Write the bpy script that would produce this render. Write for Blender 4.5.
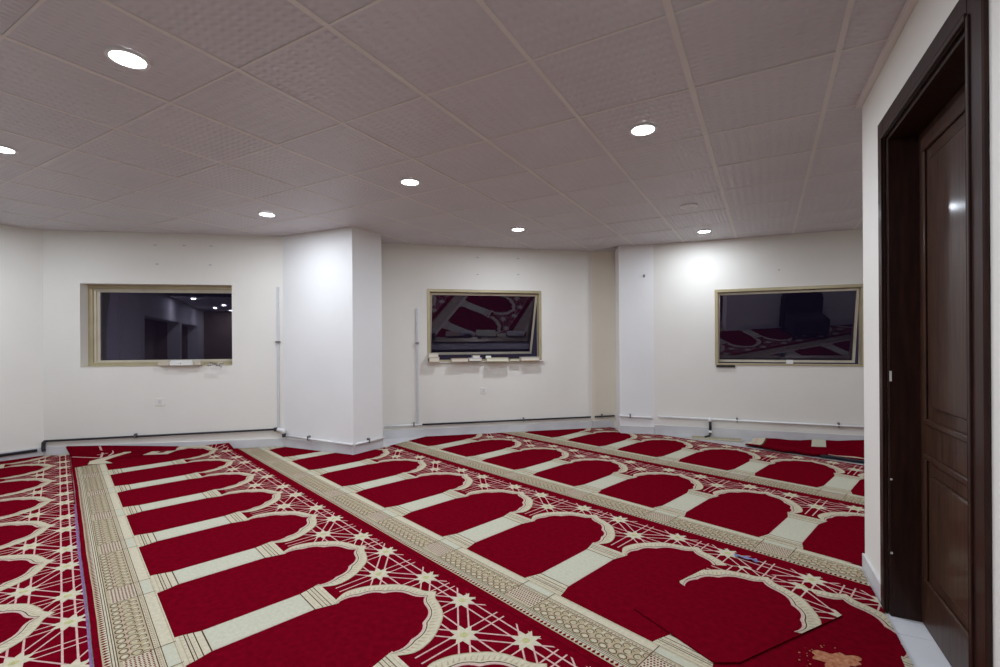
import bpy, bmesh, math, random
from mathutils import Vector, Matrix
random.seed(7)
S = bpy.context.scene
for o in list(bpy.data.objects): bpy.data.objects.remove(o, do_unlink=True)

# ------------------------------------------------------------------ camera, world, exposure
CAM_H, CEIL = 1.22, 2.475
cam_d = bpy.data.cameras.new('camera'); cam = bpy.data.objects.new('camera', cam_d)
S.collection.objects.link(cam); S.camera = cam
cam_d.sensor_fit = 'HORIZONTAL'; cam_d.sensor_width = 36.0; cam_d.lens = 36.0 * 462.8 / 1000.0
cam_d.shift_x = -0.0121; cam_d.shift_y = 0.0081; cam_d.clip_start = 0.02
M = Matrix.Rotation(math.pi / 2, 4, 'X') @ Matrix.Rotation(-0.0064, 4, 'Z')
cam.location = (0, 0, CAM_H); cam.rotation_euler = M.to_euler()
W_ = bpy.data.worlds.new('night'); S.world = W_; W_.use_nodes = True
W_.node_tree.nodes['Background'].inputs[0].default_value = (0.075, 0.060, 0.110, 1)
W_.node_tree.nodes['Background'].inputs[1].default_value = 0.28
S.view_settings.view_transform = 'Standard'; S.view_settings.look = 'None'
S.view_settings.exposure = 0.0; S.view_settings.gamma = 1.0; S.view_settings.use_curve_mapping = False
LAMP_W = 16.0
LAMP_COL = (0.87, 0.955, 1.075)

# ------------------------------------------------------------------ materials
def mat(name, col, rough=0.5, metal=0.0, var=0.0, vscale=8.0, bump=0.0, bscale=60.0, spec=0.5, col2=None,
        detail=3.0, coat=0.0, stretch=None, sheen=0.0):
    m = bpy.data.materials.new(name); m.use_nodes = True
    nt = m.node_tree; b = nt.nodes['Principled BSDF']
    b.inputs['Base Color'].default_value = (*col, 1); b.inputs['Roughness'].default_value = rough
    b.inputs['Metallic'].default_value = metal; b.inputs['Specular IOR Level'].default_value = spec
    b.inputs['Coat Weight'].default_value = coat; b.inputs['Coat Roughness'].default_value = 0.12
    b.inputs['Sheen Weight'].default_value = sheen
    tc = nt.nodes.new('ShaderNodeTexCoord'); mp = nt.nodes.new('ShaderNodeMapping')
    nt.links.new(tc.outputs['Object'], mp.inputs['Vector'])
    if stretch: mp.inputs['Scale'].default_value = stretch
    if var > 0 or col2:
        n = nt.nodes.new('ShaderNodeTexNoise'); n.inputs['Scale'].default_value = vscale; n.inputs['Detail'].default_value = detail
        nt.links.new(mp.outputs[0], n.inputs['Vector'])
        r = nt.nodes.new('ShaderNodeValToRGB'); nt.links.new(n.outputs[0], r.inputs[0])
        lo = col2 if col2 else tuple(c * (1 - var) for c in col)
        hi = col if col2 else tuple(min(1, c * (1 + var)) for c in col)
        r.color_ramp.elements[0].position = 0.32; r.color_ramp.elements[1].position = 0.68
        r.color_ramp.elements[0].color = (*lo, 1); r.color_ramp.elements[1].color = (*hi, 1)
        nt.links.new(r.outputs[0], b.inputs['Base Color'])
    if bump > 0:
        n2 = nt.nodes.new('ShaderNodeTexNoise'); n2.inputs['Scale'].default_value = bscale; n2.inputs['Detail'].default_value = 4
        nt.links.new(mp.outputs[0], n2.inputs['Vector'])
        bp = nt.nodes.new('ShaderNodeBump'); bp.inputs['Strength'].default_value = bump; bp.inputs['Distance'].default_value = 0.004
        nt.links.new(n2.outputs[0], bp.inputs['Height']); nt.links.new(bp.outputs[0], b.inputs['Normal'])
    return m
def emis(name, col, st):
    m = bpy.data.materials.new(name); m.use_nodes = True
    b = m.node_tree.nodes['Principled BSDF']
    b.inputs['Base Color'].default_value = (*col, 1)
    b.inputs['Emission Color'].default_value = (*col, 1); b.inputs['Emission Strength'].default_value = st
    return m
def glass_mat():
    m = bpy.data.materials.new('tinted_window_glass'); m.use_nodes = True
    nt = m.node_tree; nt.nodes.remove(nt.nodes['Principled BSDF'])
    out = nt.nodes['Material Output']
    tr = nt.nodes.new('ShaderNodeBsdfTransparent'); tr.inputs[0].default_value = (0.42, 0.40, 0.50, 1)
    gl = nt.nodes.new('ShaderNodeBsdfGlossy'); gl.inputs['Roughness'].default_value = 0.0; gl.inputs[0].default_value = (0.86, 0.80, 1.0, 1)
    fr = nt.nodes.new('ShaderNodeFresnel'); fr.inputs[0].default_value = 1.85
    mx = nt.nodes.new('ShaderNodeMixShader')
    nt.links.new(fr.outputs[0], mx.inputs[0]); nt.links.new(tr.outputs[0], mx.inputs[1]); nt.links.new(gl.outputs[0], mx.inputs[2])
    nt.links.new(mx.outputs[0], out.inputs[0])
    return m
def tile_mat():
    m = mat('embossed_ceiling_tile', (0.62, 0.595, 0.62), 0.45, var=0.04, vscale=1.5, spec=0.5)
    nt = m.node_tree; b = nt.nodes['Principled BSDF']
    tc = nt.nodes.new('ShaderNodeTexCoord')
    mp = nt.nodes.new('ShaderNodeMapping'); nt.links.new(tc.outputs['Object'], mp.inputs[0])
    w = nt.nodes.new('ShaderNodeTexWave'); w.inputs['Scale'].default_value = 5.4; w.inputs['Distortion'].default_value = 1.6
    w.inputs['Detail'].default_value = 1.0; w.inputs['Detail Scale'].default_value = 3.0
    w2 = nt.nodes.new('ShaderNodeTexWave'); w2.bands_direction = 'Y'; w2.inputs['Scale'].default_value = 9.0; w2.inputs['Distortion'].default_value = 2.0
    mu = nt.nodes.new('ShaderNodeMath'); mu.operation = 'MULTIPLY'
    for k in (w, w2): nt.links.new(mp.outputs[0], k.inputs['Vector'])
    nt.links.new(w.outputs[1], mu.inputs[0]); nt.links.new(w2.outputs[1], mu.inputs[1])
    bp = nt.nodes.new('ShaderNodeBump'); bp.inputs['Strength'].default_value = 0.8; bp.inputs['Distance'].default_value = 0.006
    nt.links.new(mu.outputs[0], bp.inputs['Height']); nt.links.new(bp.outputs[0], b.inputs['Normal'])
    return m
MT = {
 'wall': mat('painted_plaster', (0.80, 0.772, 0.705), 0.62, var=0.025, vscale=1.3, bump=0.08, bscale=25, spec=0.3),
 'cream_wall': mat('cream_plaster', (0.76, 0.70, 0.58), 0.62, var=0.03, vscale=1.3, bump=0.08, bscale=25, spec=0.3),
 'pillar': mat('white_plaster', (0.82, 0.81, 0.79), 0.6, var=0.02, vscale=1.5, bump=0.08, bscale=25, spec=0.3),
 'tile': tile_mat(),
 'tee': mat('ceiling_tee_paint', (0.72, 0.685, 0.66), 0.45, var=0.04, vscale=3),
 'plenum': mat('dark_plenum', (0.10, 0.09, 0.09), 0.9, var=0.1),
 'skirt': mat('grey_skirting_tile', (0.62, 0.61, 0.61), 0.45, var=0.08, vscale=4, bump=0.05),
 'floor': mat('floor_grout', (0.42, 0.41, 0.40), 0.7, var=0.1, vscale=10),
 'ftile': mat('white_floor_tile', (0.70, 0.69, 0.70), 0.35, var=0.06, vscale=3),
 'red': mat('red_carpet_pile', (0.138, 0.0014, 0.0080), 1.0, var=0.16, vscale=35, bump=0.5, bscale=420, spec=0.0, detail=6),
 'cream': mat('cream_carpet_pile', (0.53, 0.475, 0.345), 0.95, var=0.09, vscale=60, bump=0.5, bscale=420, spec=0.08, detail=6),
 'shaft': mat('pale_carpet_pile', (0.49, 0.475, 0.36), 0.95, var=0.07, vscale=60, bump=0.5, bscale=420, spec=0.08, detail=6),
 'pink': mat('pink_carpet_pile', (0.56, 0.36, 0.32), 0.95, var=0.12, vscale=60, bump=0.5, bscale=420, spec=0.08),
 'gold': mat('gold_carpet_pile', (0.42, 0.345, 0.215), 0.95, var=0.12, vscale=60, bump=0.5, bscale=420, spec=0.08),
 'green': mat('olive_carpet_pile', (0.42, 0.40, 0.19), 0.95, var=0.15, vscale=60, spec=0.08),
 'dark': mat('dark_brown_carpet_pile', (0.085, 0.045, 0.025), 0.95, var=0.2, vscale=60, spec=0.08),
 'lilac': mat('lilac_binding', (0.20, 0.11, 0.23), 0.9, var=0.2, vscale=40, spec=0.1),
 'backing': mat('black_carpet_backing', (0.012, 0.012, 0.022), 0.8, var=0.2, vscale=30),
 'stain': mat('bleached_pile', (0.50, 0.24, 0.13), 0.95, col2=(0.30, 0.085, 0.04), vscale=55, bump=0.4, bscale=420, spec=0.08, detail=5),
 'alu': mat('champagne_aluminium', (0.47, 0.40, 0.245), 0.35, metal=0.25, var=0.06, vscale=6),
 'alu2': mat('pale_aluminium', (0.62, 0.56, 0.44), 0.35, metal=0.2, var=0.06, vscale=6),
 'gasket': mat('black_gasket', (0.012, 0.011, 0.012), 0.6, var=0.1),
 'glass': glass_mat(),
 'white': mat('white_plastic', (0.80, 0.78, 0.73), 0.4, var=0.03, vscale=8),
 'pipe_white': mat('white_pvc_pipe', (0.78, 0.77, 0.76), 0.35, var=0.04, vscale=8),
 'conduit': mat('grey_conduit', (0.60, 0.60, 0.61), 0.4, var=0.05, vscale=8),
 'pipe_black': mat('black_pipe', (0.018, 0.018, 0.024), 0.5, var=0.2, vscale=20),
 'clamp': mat('steel_clamp', (0.20, 0.20, 0.21), 0.4, metal=0.7, var=0.1),
 'ring': mat('white_lamp_trim', (0.80, 0.80, 0.80), 0.4, var=0.02),
 'lamp': emis('lit_diffuser', (0.97, 0.98, 1.0), 14.0),
 'unlit': mat('frosted_diffuser', (0.72, 0.70, 0.69), 0.5, var=0.03),
 'wood': mat('dark_stained_wood', (0.036, 0.0135, 0.0085), 0.5, col2=(0.018, 0.0075, 0.006), vscale=9, detail=6, bump=0.12, bscale=14, spec=0.12, coat=0.16, stretch=(6, 6, 0.6)),
 'wood2': mat('dark_stained_wood_leaf', (0.060, 0.026, 0.015), 0.45, col2=(0.028, 0.0115, 0.007), vscale=9, detail=6, bump=0.15, bscale=14, spec=0.15, coat=0.20, stretch=(6, 6, 0.6)),
 'brass': mat('worn_brass', (0.55, 0.42, 0.22), 0.35, metal=0.9, var=0.1),
 'book_tan': mat('tan_cover', (0.52, 0.38, 0.24), 0.6, var=0.08), 'book_black': mat('black_cover', (0.03, 0.025, 0.03), 0.5, var=0.1),
 'book_olive': mat('pale_olive_cover', (0.60, 0.60, 0.36), 0.6, var=0.06), 'book_lav': mat('lavender_cover', (0.55, 0.54, 0.68), 0.6, var=0.06),
 'book_grey': mat('grey_cover', (0.58, 0.54, 0.47), 0.6, var=0.06), 'page': mat('paper_pages', (0.74, 0.69, 0.58), 0.8, var=0.06, vscale=40, stretch=(1, 1, 30)),
 'scrap': mat('blue_plastic', (0.15, 0.16, 0.32), 0.4, var=0.2, vscale=30),
 'dark_fabric': mat('dark_upholstery', (0.012, 0.010, 0.016), 0.9, var=0.2, vscale=30, bump=0.3, bscale=300),
 'tan': mat('tan_alcove_paint', (0.30, 0.22, 0.16), 0.8, var=0.06, vscale=2),
 'patch': mat('filler_patch', (0.68, 0.66, 0.64), 0.8, var=0.12, vscale=40), 'hole': mat('drill_hole', (0.05, 0.045, 0.04), 0.9, var=0.1),
}

# ------------------------------------------------------------------ helpers
COL = S.collection
def link(name, me, parent=None, loc=(0, 0, 0)):
    o = bpy.data.objects.new(name, me); COL.objects.link(o); o.location = loc
    if parent: o.parent = parent
    return o
def wloc(o):
    v = Vector(o.location)
    while o.parent: o = o.parent; v = v + Vector(o.location)
    return v
def mesh_obj(name, verts, faces, mats, parent=None, fm=None, smooth=False, anchor='base', bevel=0):
    """verts in world coordinates; origin moved to the base centre"""
    xs = [v[0] for v in verts]; ys = [v[1] for v in verts]; zs = [v[2] for v in verts]
    c = Vector(((min(xs) + max(xs)) / 2, (min(ys) + max(ys)) / 2, min(zs)))
    me = bpy.data.meshes.new(name)
    me.from_pydata([tuple(Vector(v) - c) for v in verts], [], faces)
    if not isinstance(mats, (list, tuple)): mats = [mats]
    for m in mats: me.materials.append(MT[m])
    if fm: me.polygons.foreach_set('material_index', fm)
    bm = bmesh.new(); bm.from_mesh(me)
    if bevel:
        bmesh.ops.bevel(bm, geom=list(bm.edges), offset=bevel, segments=1, affect='EDGES')
    if fm is None or bevel: bmesh.ops.recalc_face_normals(bm, faces=bm.faces)
    bm.to_mesh(me); bm.free()
    if smooth:
        for p in me.polygons: p.use_smooth = True
    pl = wloc(parent) if parent else Vector((0, 0, 0))
    return link(name, me, parent, c - pl)
def empty(name, loc, parent=None):
    o = bpy.data.objects.new(name, None); COL.objects.link(o); o.location = loc; o.empty_display_size = 0.1
    if parent: o.parent = parent
    return o
def tag(o, label, cat, group=None):
    o['label'] = label; o['category'] = cat
    if group: o['group'] = group
    return o
def struct(o, label=None):
    o['kind'] = 'structure'
    if label: o['label'] = label
    return o
class MB:
    def __init__(s): s.v = []; s.f = []
    def add(s, v, f):
        k = len(s.v); s.v += [tuple(p) for p in v]; s.f += [[i + k for i in q] for q in f]; return s
    def prism(s, poly, z0, z1):
        n = len(poly); v = [(p[0], p[1], z0) for p in poly] + [(p[0], p[1], z1) for p in poly]
        f = [list(range(n))[::-1], list(range(n, 2 * n))] + [[i, (i + 1) % n, n + (i + 1) % n, n + i] for i in range(n)]
        return s.add(v, f)
    def tube(s, pts, r, n=10):
        pts = [Vector(p) for p in pts]; v = []; f = []
        for i, p in enumerate(pts):
            d = (pts[min(i + 1, len(pts) - 1)] - pts[max(i - 1, 0)]).normalized()
            a = d.orthogonal().normalized() if i == 0 else (a - d * a.dot(d)).normalized()
            b = d.cross(a)
            for k in range(n):
                t = 2 * math.pi * k / n; v.append(p + (a * math.cos(t) + b * math.sin(t)) * r)
        for i in range(len(pts) - 1):
            for k in range(n): f.append([i * n + k, i * n + (k + 1) % n, (i + 1) * n + (k + 1) % n, (i + 1) * n + k])
        f.append(list(range(n))[::-1]); f.append([(len(pts) - 1) * n + k for k in range(n)])
        return s.add(v, f)
    def obj(s, name, m, parent=None, **k): return mesh_obj(name, s.v, s.f, m, parent, **k)
class Wall:
    """vertical plane from A to B (plan); s along, o outwards (away from the room), z up"""
    def __init__(w, A, B, out):
        w.A = Vector((*A, 0)); w.B = Vector((*B, 0)); w.L = (w.B - w.A).length; w.d = (w.B - w.A).normalized()
        n = Vector((-w.d.y, w.d.x, 0)); w.n = n if n.dot(Vector((*out, 0))) > 0 else -n
    def p(w, s, o, z): q = w.A + w.d * s + w.n * o; return Vector((q.x, q.y, z))
    def box(w, mb, s0, s1, o0, o1, z0, z1):
        v = [w.p(s, o, z) for z in (z0, z1) for (s, o) in ((s0, o0), (s1, o0), (s1, o1), (s0, o1))]
        return mb.add(v, [[3, 2, 1, 0], [4, 5, 6, 7], [0, 1, 5, 4], [1, 2, 6, 5], [2, 3, 7, 6], [3, 0, 4, 7]])
    def part(w, name, m, parent, s0, s1, o0, o1, z0, z1, bevel=0.0):
        return w.box(MB(), s0, s1, o0, o1, z0, z1).obj(name, m, parent, bevel=bevel)

# ------------------------------------------------------------------ plan of the room
P1 = (-5.144, 5.077); P2 = (-2.693, 5.445); P3 = (-1.73, 5.023); P4 = (-1.51, 5.371)
B0 = (-1.66, 5.865); B1 = (1.12, 6.495); RC = (1.62, 6.53)
N0 = (1.419, 6.119); C0 = (1.85, 6.032); C1 = (5.24, 4.826)
D0 = (1.863, 2.453); dD = Vector((-0.4404, -0.8978, 0)); oD = Vector((0.8978, -0.4404, 0))
D1 = (D0[0] + dD.x * 6.4, D0[1] + dD.y * 6.4)
E0 = (D0[0] + oD.x * 0.25, D0[1] + oD.y * 0.25); E1 = (D0[0] + oD.x * 2.6, D0[1] + oD.y * 2.6)
L0 = (-7.10, 2.547); KX = (-6.45, 0.0); K0 = (-7.95, -9.0); J0 = (-2.8, -9.0)
wL = Wall(L0, P1, (-1, 1)); wA = Wall(P1, P2, (0, 1)); wB = Wall(B0, B1, (0, 1)); wR = Wall(B1, RC, (0, 1))
wC = Wall(C0, C1, (0, 1)); wD = Wall(D0, D1, (1, -0.4)); wE = Wall(E0, E1, (-0.4, -1)); wF = Wall(E1, C1, (1, 0))
wK = Wall(KX, K0, (-1, 0)); wJ = Wall(K0, J0, (0, -1)); wH = Wall(J0, D1, (1, 0)); wI = Wall(L0, KX, (-1, 0))
wPL = Wall(P2, P3, (0.4, 1)); wPR = Wall(P3, P4, (-1, 0.6)); wN = Wall(N0, C0, (0, 1))
TOP = 2.62
ROOM = [L0, P1, P2, P3, P4, (-1.655, 5.866), B1, (1.455, 6.518), N0, C0, C1, E1, D0, D1, J0, K0, KX]

def wall(name, w, m, holes=(), th=0.22, s0=0.0, s1=None, label=None):
    s1 = w.L if s1 is None else s1; mb = MB(); x = s0
    for (a, b, z0, z1) in holes:
        w.box(mb, x, a, 0, th, 0, TOP)
        if z0 > 0: w.box(mb, a, b, 0, th, 0, z0)
        w.box(mb, a, b, 0, th, z1, TOP); x = b
    w.box(mb, x, s1, 0, th, 0, TOP)
    o = mb.obj(name, m); struct(o, label); return o
wall_left = wall('wall_left', wL, 'wall', s1=wL.L)
WA = (0.36, 1.921, 0.968, 1.897); WB = (0.578, 2.113, 0.965, 1.91); WC = (0.728, 2.30, 0.912, 1.852)
wall_a = wall('wall_back_left', wA, 'wall', [WA])
wall_b = wall('wall_back_centre', wB, 'wall', [WB])
wall_r = wall('wall_recess', wR, 'cream_wall')
wall_c = wall('wall_back_right', wC, 'wall', [WC])
DOOR = (0.44, 1.30, 0.0, 2.12)
wall_d = wall('wall_right', wD, 'wall', [DOOR], th=0.25)
wall('wall_far_right', wF, 'wall'); wall('wall_side_right', wE, 'wall'); wall('wall_rear_left', wK, 'wall', [(.35, 4.3, 0.0, 1.85), (4.6, 7.6, 0.0, 1.85)], th=0.3); wall('wall_rear', wJ, 'tan'); wall('wall_rear_right', wH, 'wall'); wall('wall_side_left', wI, 'wall')
mb = MB(); mb.prism([P2, P3, P4, (-1.66, 5.875), (-2.69, 5.70)], 0, TOP)
pil_l = struct(mb.obj('wall_pillar_left', 'pillar'))
mb = MB(); mb.prism([N0, C0, (1.93, 6.25), (1.62, 6.53), (1.455, 6.515)], 0, TOP)
pil_r = struct(mb.obj('wall_pillar_right', 'pillar'))

# floor slab, plenum
def grow(poly, k=0.0): return poly
mb = MB(); mb.prism([(-9.6, -9.6), (6, -9.6), (6, 7.2), (-9.6, 7.2)], -0.12, -0.003)
floor = struct(mb.obj('floor', 'floor'))
mb = MB(); mb.prism([(-9.6, -9.6), (6, -9.6), (6, 7.2), (-9.6, 7.2)], CEIL + 0.03, CEIL + 0.13)
ceiling = struct(mb.obj('ceiling', 'plenum'))

def clip_hp(poly, p, n):
    """keep the side of the line through p where (q-p).n >= 0"""
    out = []; L = len(poly)
    for i in range(L):
        a, b = poly[i], poly[(i + 1) % L]
        da = (a[0] - p[0]) * n[0] + (a[1] - p[1]) * n[1]; db = (b[0] - p[0]) * n[0] + (b[1] - p[1]) * n[1]
        if da >= 0: out.append(a)
        if (da >= 0) != (db >= 0):
            t = da / (da - db); out.append((a[0] + (b[0] - a[0]) * t, a[1] + (b[1] - a[1]) * t))
    return out
def area(poly): return 0.5 * sum(poly[i][0] * poly[(i + 1) % len(poly)][1] - poly[(i + 1) % len(poly)][0] * poly[i][1] for i in range(len(poly)))
def dedupe(poly):
    o = []
    for p in poly:
        if not o or math.hypot(p[0] - o[-1][0], p[1] - o[-1][1]) > 1e-5: o.append(p)
    if len(o) > 1 and math.hypot(o[0][0] - o[-1][0], o[0][1] - o[-1][1]) < 1e-5: o.pop()
    return o
def inside(q, poly):
    r = False
    for i in range(len(poly)):
        a, b = poly[i], poly[i - 1]
        if (a[1] > q[1]) != (b[1] > q[1]) and q[0] < (b[0] - a[0]) * (q[1] - a[1]) / (b[1] - a[1]) + a[0]: r = not r
    return r
def clip_to_cell(cellpoly, poly):
    """room polygon clipped to a convex cell"""
    if area(cellpoly) < 0: cellpoly = cellpoly[::-1]
    out = poly
    for i in range(len(cellpoly)):
        a, b = cellpoly[i], cellpoly[(i + 1) % len(cellpoly)]
        out = clip_hp(out, a, (-(b[1] - a[1]), b[0] - a[0]))
        if len(out) < 3: return []
    return dedupe(out)

# ------------------------------------------------------------------ suspended ceiling: tees and tiles
GO = (0.6176, 1.782); GY = -0.502; gi = (math.cos(GY), math.sin(GY)); gj = (-math.sin(GY), math.cos(GY))
def G(i, j): return (GO[0] - i * 0.6 * gi[0] + j * 0.6 * gj[0], GO[1] - i * 0.6 * gi[1] + j * 0.6 * gj[1])
room_in = ROOM
proto = None; ntile = 0
LAMPS = [(-1.677, 2.03), (-3.256, 2.95), (-2.373, 4.497), (-0.789, 3.613), (0.074, 5.16), (0.784, 2.743), (2.21, 5.311)]
UNLIT = (1.659, 4.319)
for i in range(-7, 16):
    for j in range(-9, 10):
        g = 0.0035
        cell = [G(i + g, j + g), G(i + 1 - g, j + g), G(i + 1 - g, j + 1 - g), G(i + g, j + 1 - g)]
        c = G(i + 0.5, j + 0.5)
        if c[1] < -0.6 and c[0] > -9: 
            if c[1] < -2.4: continue
        full = all(inside(q, room_in) for q in cell)
        if full and clip_to_cell(cell, room_in) and abs(abs(area(clip_to_cell(cell, room_in))) - abs(area(cell))) < 1e-4:
            if proto is None:
                mb = MB(); h = 0.3 - 0.6 * g
                q = [(-h, -h), (h, -h), (h, h), (-h, h)]; k = h - 0.006
                q2 = [(-k, -k), (k, -k), (k, k), (-k, k)]
                v = [(*p, 0.016) for p in q] + [(*p, 0.0045) for p in q] + [(*p, 0.0015) for p in q2]
                f = [[0, 1, 2, 3]] + [[a, (a + 1) % 4, 4 + (a + 1) % 4, 4 + a] for a in range(4)] + [[4 + a, 4 + (a + 1) % 4, 8 + (a + 1) % 4, 8 + a] for a in range(4)] + [[11, 10, 9, 8]]
                me = bpy.data.meshes.new('ceiling_tile'); me.from_pydata(v, [], f); me.materials.append(MT['tile'])
                bm = bmesh.new(); bm.from_mesh(me); bmesh.ops.recalc_face_normals(bm, faces=bm.faces); bm.to_mesh(me); bm.free()
                proto = me
            o = link('ceiling_tile', proto, ceiling, Vector((c[0], c[1], CEIL + random.uniform(-0.0005, 0.0012))) - Vector(ceiling.location))
            o.rotation_euler = (random.uniform(-.002, .002), random.uniform(-.002, .002), GY + (math.pi / 2 if (i * 7 + j * 3) % 3 == 0 else 0)); ntile += 1
        else:
            pl = clip_to_cell(cell, room_in)
            if len(pl) >= 3 and abs(area(pl)) > 0.004:
                MB().prism(pl, CEIL + 0.002, CEIL + 0.016).obj('ceiling_tile', 'tile', ceiling); ntile += 1
def tee(a, b, wdt, z):
    dx, dy = b[0] - a[0], b[1] - a[1]; L = math.hypot(dx, dy); nx, ny = -dy / L * wdt / 2, dx / L * wdt / 2
    pl = clip_to_cell([(a[0] + nx, a[1] + ny), (b[0] + nx, b[1] + ny), (b[0] - nx, b[1] - ny), (a[0] - nx, a[1] - ny)], room_in)
    if len(pl) >= 3: MB().prism(pl, z, CEIL + 0.0155).obj('ceiling_tee_bar', 'tee', ceiling)
for i in range(-6, 16): tee(G(i, -9), G(i, 10), 0.022 if i % 2 else 0.027, CEIL - 0.0015)
for j in range(-8, 10): tee(G(-7, j), G(16, j), 0.011, CEIL - 0.0008)
# wall angle along the wall with the door
struct(wD.part('trim_1', 'tee', None, 0.0, 6.3, -0.028, -0.001, CEIL - 0.024, CEIL + 0.001))
mb = MB(); wD.box(mb, 0.0, 6.3, -0.032, -0.028, CEIL - 0.004, CEIL + 0.001)

# lamps
def disc(r0, r1, z0, z1, c, n=32):
    v = []; f = []
    for k in range(n):
        t = 2 * math.pi * k / n
        for (r, z) in ((r0, z0), (r1, z0), (r1, z1), (r0, z1)): v.append((c[0] + r * math.cos(t), c[1] + r * math.sin(t), z))
    for k in range(n):
        a = 4 * k; b = 4 * ((k + 1) % n)
        for q in range(4): f.append([a + q, a + (q + 1) % 4, b + (q + 1) % 4, b + q])
    return MB().add(v, f)
def plate(r, z0, z1, c, n=32): return MB().prism([(c[0] + r * math.cos(2 * math.pi * k / n), c[1] + r * math.sin(2 * math.pi * k / n)) for k in range(n)], z0, z1)
def downlight(p, label, lit=True, power=1.0):
    e = empty('ceiling_downlight', (p[0], p[1], CEIL)); tag(e, label, 'ceiling light', 'round downlights recessed in the ceiling')
    disc(0.065, 0.080, CEIL - 0.009, CEIL + 0.001, p).obj('trim_ring', 'ring', e)
    plate(0.065, CEIL - 0.006, CEIL + 0.001, p).obj('diffuser', 'lamp' if lit else 'unlit', e)
    if lit:
        L = bpy.data.lights.new('lamp_light', 'AREA'); L.shape = 'DISK'; L.size = 0.126; L.spread = math.radians(180); L.energy = LAMP_W * power; L.color = LAMP_COL
        o = bpy.data.objects.new('lamp_light', L); COL.objects.link(o); o.parent = e; o.location = (0, 0, -0.012)
LL = ['lit round downlight, the largest white disc on the ceiling above the left carpet', 'lit round downlight cut by the picture edge on the left ceiling',
      'lit round downlight in front of the left window wall by the white pillar', 'lit round downlight in mid ceiling between pillar and middle window',
      'lit round downlight just in front of the middle window wall', 'lit round downlight beside the widest ceiling tee bar',
      'lit round downlight just in front of the right window wall']
LL[1] = 'lit round downlight on the ceiling near the left wall'
for p, l in zip(LAMPS, LL): downlight(p, l, True, 0.72 if p[0] > 2 else 1.0)
downlight(UNLIT, 'unlit round ceiling fitting, grey, near the right window wall', False)
for p in [(-2.557, 0.46), (-4.14, 1.38), (-0.10, 1.13), (-1.0, -0.44), (-4.83, 3.87), (3.23, 3.42), (-6.45, -3.12), (-6.3, -5.34), (-6.95, -6.83), (-6.9, -8.4)]:
    downlight(p, 'lit round downlight in the rear half of the room')

# ------------------------------------------------------------------ skirting
def skirt(name, w, s0, s1, hgt=0.10, th=0.012, holes=()):
    x = s0; mb = MB()
    for a, b in holes: w.box(mb, x, a, -th, 0, -0.003, hgt); x = b
    w.box(mb, x, s1, -th, 0, -0.003, hgt); return struct(mb.obj(name, 'skirt'))
skirt('baseboard_left', wL, 0.1, wL.L - 0.006); skirt('baseboard_back_left', wA, 0.004, wA.L - 0.004); skirt('baseboard_back_centre', wB, 0.02, wB.L - 0.003)
skirt('baseboard_pillar_left', wPL, 0.004, wPL.L); skirt('baseboard_pillar_left_side', wPR, 0.0, wPR.L)
skirt('baseboard_recess', wR, 0.006, 0.30); skirt('baseboard_pillar_right', wN, 0.0, wN.L - 0.004)
skirt('baseboard_back_right', wC, 0.006, wC.L - 0.03, 0.125, 0.02)
skirt('baseboard_right', wD, 0.0, 6.2, 0.085, 0.012, [(0.363, 1.387)])
skirt('baseboard_side_right', wE, 0.0, wE.L - 0.05)

# floor tiles where the carpet leaves the floor bare (along the walls and in the doorway)
tp = None; nt = 0; TS = 0.40
def near_wall(q):
    best = 9
    for w in (wL, wA, wB, wC, wR, wPL, wPR, wN, wD, wE):
        s = max(0, min(w.L, (q[0] - w.A.x) * w.d.x + (q[1] - w.A.y) * w.d.y)); best = min(best, math.hypot(q[0] - w.A.x - w.d.x * s, q[1] - w.A.y - w.d.y * s))
    return best
for a in range(-6, 18):
    for b in range(-22, 14):
        c = (D0[0] + dD.x * a * TS - oD.x * (b * TS - 0.17), D0[1] + dD.y * a * TS - oD.y * (b * TS - 0.17))
        u = TS / 2 - 0.0015
        cell = [(c[0] + dD.x * p + oD.x * q, c[1] + dD.y * p + oD.y * q) for p, q in ((-u, -u), (u, -u), (u, u), (-u, u))]
        if c[1] < -1.0: continue
        inr = inside(c, ROOM)
        sD = (c[0] - D0[0]) * dD.x + (c[1] - D0[1]) * dD.y; oo = (c[0] - D0[0]) * oD.x + (c[1] - D0[1]) * oD.y
        door_zone = 0.3 < sD < 1.5 and 0 <= oo < 0.35
        if door_zone:
            pl = [wD.p(max(0.445, sD - u), o_, 0) for o_ in (max(-9, oo - u), min(0.245, oo + u))] + [wD.p(min(1.257, sD + u), o_, 0) for o_ in (min(0.245, oo + u), max(-9, oo - u))]
            if min(1.257, sD + u) - max(0.445, sD - u) > 0.02: MB().prism([(p.x, p.y) for p in pl], -0.003, 0.0).obj('floor_tile', 'ftile', floor)
            continue
        pl = clip_to_cell(cell, ROOM)
        if len(pl) < 3 or abs(area(pl)) < 0.004 or (near_wall(c) > 0.62): continue
        if abs(abs(area(pl)) - abs(area(cell))) < 1e-4:
            if tp is None:
                m_ = MB().prism([(-u, -u), (u, -u), (u, u), (-u, u)], -0.003, 0.0); me = bpy.data.meshes.new('floor_tile'); me.from_pydata(m_.v, [], m_.f); me.materials.append(MT['ftile']); tp = me
            o = link('floor_tile', tp, floor, Vector((c[0], c[1], 0)) - Vector(floor.location)); o.rotation_euler = (0, 0, math.atan2(dD.y, dD.x))
        else: MB().prism(pl, -0.003, 0.0).obj('floor_tile', 'ftile', floor)
        nt += 1

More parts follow.
